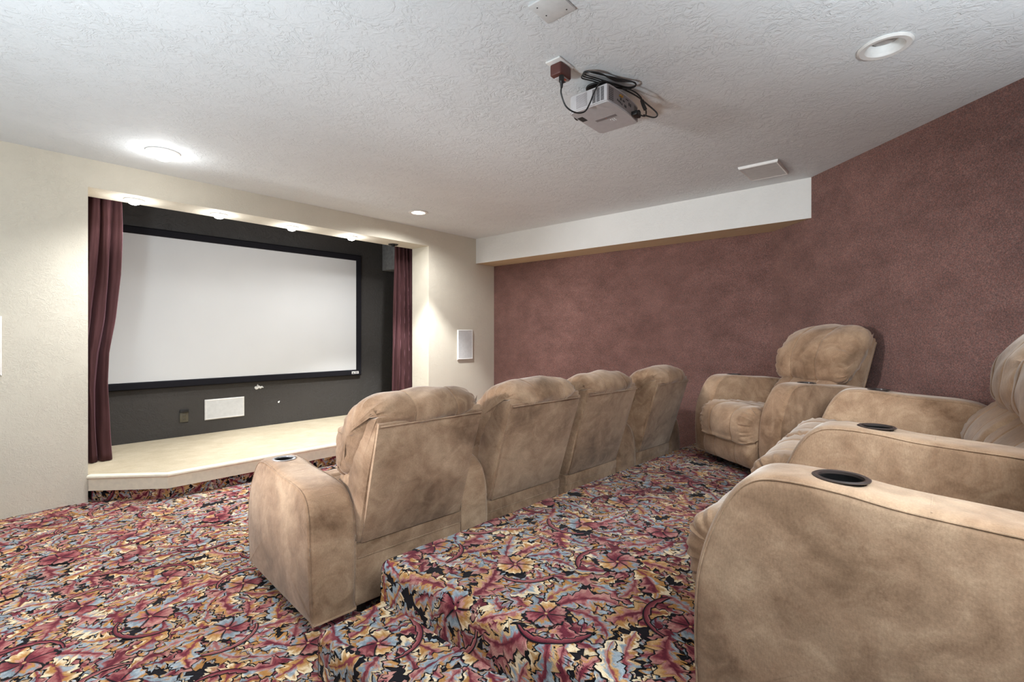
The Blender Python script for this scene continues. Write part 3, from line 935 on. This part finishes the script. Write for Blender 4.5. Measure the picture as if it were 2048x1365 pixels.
x, y = LAMPS[1]
t = thing('ceiling_light', 'lit recessed round ceiling light in front of the right side of the screen', 'ceiling light', (x, y, H), 0, 'ceiling lights')
bm = bmesh.new(); lathe(bm, [(.0775, .06), (.0775, -.001), (.112, -.001), (.113, -.005), (.104, -.010), (.080, -.009), (.0765, -.004), (.074, .06)], seg=48); obj('trim_ring', bm, M_WHITE, t)
bm = bmesh.new(); lathe(bm, [(.0735, .028), (.06, .016), (.03, .008), (0, .006)], seg=40); obj('bulb', bm, M_BULB, t)
spot('lamp_beam', (x, y, H-.015), 340, 92, .35, r=.05)
spot('lamp_spill', (x, y, H-.012), 115, 165, .6, r=.05)

x, y = LAMPS[2]
t = thing('ceiling_light', 'unlit recessed ceiling light with white baffle, at the upper right', 'ceiling light', (x, y, H), 0, 'ceiling lights')
bm = bmesh.new(); lathe(bm, [(.0775, .11), (.0775, -.001), (.112, -.001), (.113, -.006), (.104, -.013), (.082, -.011), (.0765, -.005), (.0745, .004), (.062, .08), (.06, .11)], seg=48); obj('trim_ring', bm, M_WHITE, t)
bm = bmesh.new(); lathe(bm, [(.058, .10), (.058, .045), (.052, .030), (.03, .020), (0, .017)], seg=40); obj('bulb', bm, M_BULB_OFF, t)

HL = [(1.041, 5.298), (1.715, 5.303), (2.44, 5.318), (3.16, 5.304)]
names = ['leftmost of four small spotlights under the header over the stage', 'second spotlight from the left under the header over the stage',
         'third spotlight from the left under the header over the stage', 'rightmost lit spotlight under the header over the stage']
for (x, y), lb in zip(HL, names):
    t = thing('spotlight', lb, 'spotlight', (x, y, OZ), 0, 'header spotlights')
    bm = bmesh.new(); lathe(bm, [(.044, -.0005), (.072, -.0005), (.074, -.006), (.066, -.013), (.048, -.014), (.044, -.008)], seg=40, close=True); obj('trim_ring', bm, M_WHITE, t)
    bm = bmesh.new(); lathe(bm, [(.0445, -.004), (.044, -.022), (.038, -.036), (.02, -.044), (0, -.046)], seg=32); obj('bulb', bm, M_BULB_SPOT, t)
    point('spotlight_glow', (x, y, OZ-.085), 3.5, r=.035)
    spot('spotlight_beam', (x, y, OZ-.06), 8.5, 140, .5, r=.035)
t = thing('light_socket', 'dark open light socket without bulb at the right end of the header', 'socket', (3.783, 5.326, OZ), 0)
bm = bmesh.new(); lathe(bm, [(.05, -.0005), (.064, -.0005), (.064, -.008), (.05, -.008)], seg=32, close=True); obj('rim', bm, M_VENT, t)
bm = bmesh.new(); lathe(bm, [(0, -.0005), (.022, -.0005), (.022, -.03), (0, -.03)], seg=20); box(bm, -.05, .05, -.009, .009, -.014, -.004); obj('bracket', bm, M_BLACK, t)

# ------------------------------------------------------------------ things on the ceiling
def ceil_panel(name, label, cat, x0, x1, y0, y1, dep, grille=True):
    t = thing(name, label, cat, ((x0+x1)/2, (y0+y1)/2, H)); a, b = (x1-x0)/2, (y1-y0)/2
    bm = bmesh.new(); bw = .022; prof = [(0, -.0005), (.003, -dep*.7), (.008, -dep), (bw, -dep*.8), (bw, -.0005)]
    LL = [[bm.verts.new((x+sx*p, y+sy*p, z)) for p, z in prof] for x, y, sx, sy in ((-a, -b, 1, 1), (a, -b, -1, 1), (a, b, -1, -1), (-a, b, 1, -1))]
    for k in range(4):
        A, B = LL[k], LL[(k+1) % 4]
        for i in range(len(prof)): bm.faces.new((A[i], A[(i+1) % len(prof)], B[(i+1) % len(prof)], B[i]))
    obj('frame', bm, M_WHITE, t, False)
    bm = bmesh.new(); box(bm, -a+bw*.8, a-bw*.8, -b+bw*.8, b-bw*.8, -dep*.85, -.001); obj('grille', bm, M_GRILLE, t, False)
    return t
ceil_panel('ceiling_speaker', 'white rectangular speaker panel on the ceiling near the soffit', 'speaker', 4.335, 4.745, .91, 1.215, .022)
t = thing('cover_plate', 'blank white square cover plate on the ceiling at the top edge', 'cover plate', (1.683, 1.224, H))
bm = bmesh.new(); box(bm, -.0745, .0745, -.0745, .0745, -.012, -.0005, .004, 2); obj('plate', bm, M_GRILLE, t)
for x, y in ((-.045, .045), (.02, .045), (.045, -.045)):
    bm = bmesh.new(); lathe(bm, [(.0035, -.0118), (.003, -.0135), (0, -.0138)], (x, y, 0), 10); obj('screw', bm, M_VENT, t)

t = thing('outlet_plate', 'white outlet plate on the ceiling above the brown plug adapter', 'outlet plate', (2.0725, 1.456, H))
bm = bmesh.new(); box(bm, -.066, .066, -.045, .045, -.010, -.0005, .003, 2); obj('plate', bm, M_WHITE, t)
t = thing('surge_adapter', 'dark red brown plug adapter with orange switch hanging from the ceiling outlet', 'adapter', (2.078, 1.456, H-.0105))
bm = bmesh.new(); box(bm, -.048, .052, -.034, .034, -.062, 0, .008, 3); obj('body', bm, M_BROWN, t)
bm = bmesh.new(); box(bm, -.02, .048, -.026, .026, -.066, -.060, .002, 2)
obj('face_plate', bm, M_PROJ, t)
bm = bmesh.new(); box(bm, .004, .026, -.02, -.008, -.069, -.065, .001, 1); obj('switch', bm, M_ORANGE, t)
bm = bmesh.new(); box(bm, .028, .044, -.004, .016, -.067, -.0655); obj('socket', bm, M_BLACK, t)

# projector
px0, px1, py0, py1, pz0, pz1 = 2.28, 2.642, 1.284, 1.545, 2.600, 2.698
pc = ((px0+px1)/2, (py0+py1)/2)
t = thing('projector', 'grey video projector hung upside down from the ceiling', 'projector', (pc[0], pc[1], pz0))
a, b, hh = (px1-px0)/2, (py1-py0)/2, pz1-pz0
bm = bmesh.new()
n = 14; pts = []
for i in range(n+1):
    s = -1+2*i/n; pts.append((s*a, -b-.0+.012*(s*s)))
pts = [(x, y-.000) for x, y in pts]+[(a, b-.02), (a-.02, b), (-a+.02, b), (-a, b-.02)]
prism(bm, pts, 0, hh)
bmesh.ops.bevel(bm, geom=[e for e in bm.edges if abs(e.verts[0].co.z-e.verts[1].co.z) < 1e-5], offset=.006, segments=3, affect='EDGES')
obj('casing', bm, M_PROJ, t)
bm = bmesh.new()   # rear connector panel, follows the curved rear
q = [(-a+.012+(2*a-.024)*i/12, ) for i in range(13)]
lo = [bm.verts.new((x[0], -b+.012*((x[0]/a)**2)-.0015, .010)) for x in q]; up = [bm.verts.new((v.co.x, v.co.y, hh-.008)) for v in lo]
lo2 = [bm.verts.new((v.co.x, v.co.y+.005, v.co.z)) for v in lo]; up2 = [bm.verts.new((v.co.x, v.co.y+.005, v.co.z)) for v in up]
for i in range(12):
    bm.faces.new((lo[i], lo[i+1], up[i+1], up[i])); bm.faces.new((lo[i], lo2[i], lo2[i+1], lo[i+1])); bm.faces.new((up[i], up[i+1], up2[i+1], up2[i]))
rp = obj('rear_panel', bm, M_PROJ_BACK, t)
def rear_y(x): return -b+.012*((x/a)**2)-.0015
bm = bmesh.new()
for k in range(3):
    for j in range(7): 
        x = -a+.022+k*.014; box(bm, x-.005, x+.005, rear_y(x)-.0008, rear_y(x)+.001, .016+j*.010, .021+j*.010)
obj('rear_vent', bm, M_VENT, rp, False)
bm = bmesh.new()
for k in range(4):
    for j in range(4):
        x = a-.058+k*.012; box(bm, x-.004, x+.004, rear_y(x)-.0008, rear_y(x)+.001, .045+j*.010, .050+j*.010)
obj('rear_vent', bm, M_VENT, rp, False)
for x, z in ((-.062, .068), (-.044, .068)):
    bm = bmesh.new(); lathe(bm, [(0, 0), (.006, 0), (.006, .010), (0, .010)], seg=14)
    for v in bm.verts: v.co = (v.co.x+x, -v.co.z+rear_y(x)+.001, v.co.y+z)
    obj('jack', bm, M_GOLD, rp)
for x, z, w_, h_ in ((-.085, .036, .010, .010), (-.070, .034, .010, .010), (-.055, .032, .010, .010), (-.040, .028, .010, .010), (-.05, .052, .014, .012), (-.020, .052, .022, .008),
                     (.0, .030, .024, .013), (.045, .058, .012, .016), (.064, .058, .012, .016), (.02, .074, .03, .005), (.12, .022, .034, .018)):
    bm = bmesh.new(); box(bm, x-w_/2, x+w_/2, rear_y(x)-.0012, rear_y(x)+.001, z-h_/2, z+h_/2); obj('port', bm, M_VENT, rp, False)
bm = bmesh.new()   # slotted vent on the side facing left
for k in range(3):
    for j in range(11):
        y = -b+.040+k*.026; z = .014+j*.0068
        box(bm, -a-.0009, -a+.001, y-.010, y+.010, z, z+.0042)
obj('side_vent', bm, M_VENT, t, False)
bm = bmesh.new()
for j in range(12): box(bm, -a-.0007, -a+.001, .005, b-.055, .014+j*.0062, .0165+j*.0062)
obj('side_louvre', bm, M_PROJ_BACK, t, False)
bm = bmesh.new()   # control strip and keys on the face that looks down
box(bm, -.015, .012, -.075, .055, -.0012, .001, 0)
obj('control_strip', bm, M_PROJ_BACK, t, False)
for i in range(7):
    bm = bmesh.new(); lathe(bm, [(0, -.002), (.0035, -.0018), (.004, 0)], (.035+.011*(i % 3), -.045+.012*(i//3), 0), 12); obj('key', bm, M_GRILLE, t)
bm = bmesh.new(); lathe(bm, [(0, -.0022), (.0024, -.002), (.0026, 0)], (0, -.01, 0), 10); obj('status_lamp', bm, M_ORANGE, t)
bm = bmesh.new(); box(bm, -.105, -.045, b-.045, b-.012, -.0012, .001); obj('lens_wheel_slot', bm, M_VENT, t, False)
bm = bmesh.new(); lathe(bm, [(.036, 0), (.04, .004), (.04, .02), (.031, .02), (.028, .006), (0, .004)], seg=36)
for v in bm.verts: v.co = (v.co.x-.075, v.co.z+b-.004, v.co.y+.048)
obj('lens', bm, M_BLACK, t)
bm = bmesh.new(); lathe(bm, [(0, 0), (.085, 0), (.088, .004), (.088, .016), (.08, .02), (.026, .022), (.024, H-pz1-.012), (.06, H-pz1-.010), (.062, H-pz1-.001), (0, H-pz1-.001)], (-.055, .02, hh), 36)
obj('mount', bm, M_BLACK, t)

# cords
bm = bmesh.new()
pl = (2.07, 1.425, H-.073)
lathe(bm, [(0, 0), (.013, 0), (.014, -.030), (.009, -.036), (.006, -.062), (0, -.062)], (2.06, 1.437, H-.073), 14)
P = [(2.06, 1.437, H-.13), (2.062, 1.44, H-.165), (2.09, 1.43, H-.222), (2.14, 1.405, H-.245), (2.20, 1.385, H-.225), (2.245, 1.38, H-.165), (2.262, 1.36, H-.10), (2.275, 1.33, H-.055), (2.33, 1.31, H-.045), (2.45, 1.29, H-.04),
     (2.555, 1.26, H-.05), (2.63, 1.225, H-.085), (2.672, 1.19, H-.13), (2.668, 1.205, H-.150), (2.61, 1.245, H-.143)]
tube(bm, P, .0042, 8, 150)
lathe(bm, [(0, 0), (.013, 0), (.013, .03), (.008, .04), (0, .04)], (2.59, 1.266, H-.158), 12)
tag(obj('power_cable', bm, M_BLACK), 'black power cable looping from the brown adapter to the projector', 'cable')
bm = bmesh.new()
for k in range(3):
    o_ = .011*k
    P = [(2.22+.004*k, 1.40+o_, H-.012-.004*k), (2.19, 1.37-o_*.5, H-.020-.004*k), (2.24, 1.335-o_, H-.024-.003*k), (2.36, 1.275+o_*.5, H-.022-.005*k), (2.44, 1.235-o_*.6, H-.020-.004*k),
         (2.475, 1.225+o_*.3, H-.030-.003*k), (2.455, 1.265+o_*.7, H-.036-.003*k), (2.36, 1.315+o_, H-.032-.003*k), (2.27, 1.36+o_, H-.026-.004*k)]
    tube(bm, P, .0036, 7, 90, closed=True)
P = [(2.42, 1.28, H-.05), (2.47, 1.245, H-.055), (2.53, 1.225, H-.075), (2.565, 1.225, H-.105), (2.595, 1.222, H-.135), (2.605, 1.235, H-.155), (2.565, 1.258, H-.150)]
tube(bm, P, .004, 8, 60)
tube(bm, [(2.545, 1.224, H-.087), (2.565, 1.225, H-.106), (2.588, 1.222, H-.128)], .010, 10, 12)
box(bm, 2.535, 2.575, 1.25, 1.285, H-.160, H-.138, .003, 2)
tag(obj('signal_cable', bm, M_BLACK), 'bundled black video cable looped between projector and ceiling', 'cable')

# two unseen fill lights aimed at the ceiling, added to brighten the room
for nm, pos, aim, en, sp in (('bounce_fill', (.45, -1.5, 1.5), (.75, -1.5, H), 300, 122), ('second_fill', (-1.05, 1.5, .8), (-.8, 1.8, H), 110, 180)):
    l = bpy.data.lights.new(nm, 'AREA'); l.energy = en; l.shape = 'DISK'; l.size = .5; l.color = (.83, .93, 1.0); l.spread = math.radians(sp)
    fo = bpy.data.objects.new(nm, l); COL.objects.link(fo); fo.location = pos
    fo.rotation_euler = (Vector(aim)-Vector(pos)).to_track_quat('-Z', 'Y').to_euler()

spot('left_fill', (-1.15, 2.6, H-.03), 120, 105, .8, r=.06)  # unseen spot added at ceiling height to brighten the left floor
fl = spot('side_flash', (-1.6, 3.2, 1.75), 520, 50, .6, col=(.97, .985, 1.0), r=.22, aim=(5.2, 1.7, 1.0))  # unseen spot added to light the far right, in line with projector's shadow

# ------------------------------------------------------------------ camera, world, view
cam = bpy.data.cameras.new('camera'); co = bpy.data.objects.new('camera', cam); COL.objects.link(co)
cam.sensor_width = 36; cam.sensor_fit = 'HORIZONTAL'; cam.lens = 963.4/2048*36
cam.shift_y = -12.9/2048; cam.clip_start = .02
co.location = (0, 0, 1.35); co.rotation_euler = (PI/2, 0, math.radians(40.766-90))
SC.camera = co
w = bpy.data.worlds.new('world'); SC.world = w; w.use_nodes = True
bg = w.node_tree.nodes['Background']; bg.inputs[0].default_value = (.97, .985, 1.0, 1); bg.inputs[1].default_value = .35
SC.view_settings.view_transform = 'Standard'; SC.view_settings.look = 'None'
SC.view_settings.gamma = 1; SC.view_settings.use_curve_mapping = False
SC.view_settings.exposure = .25
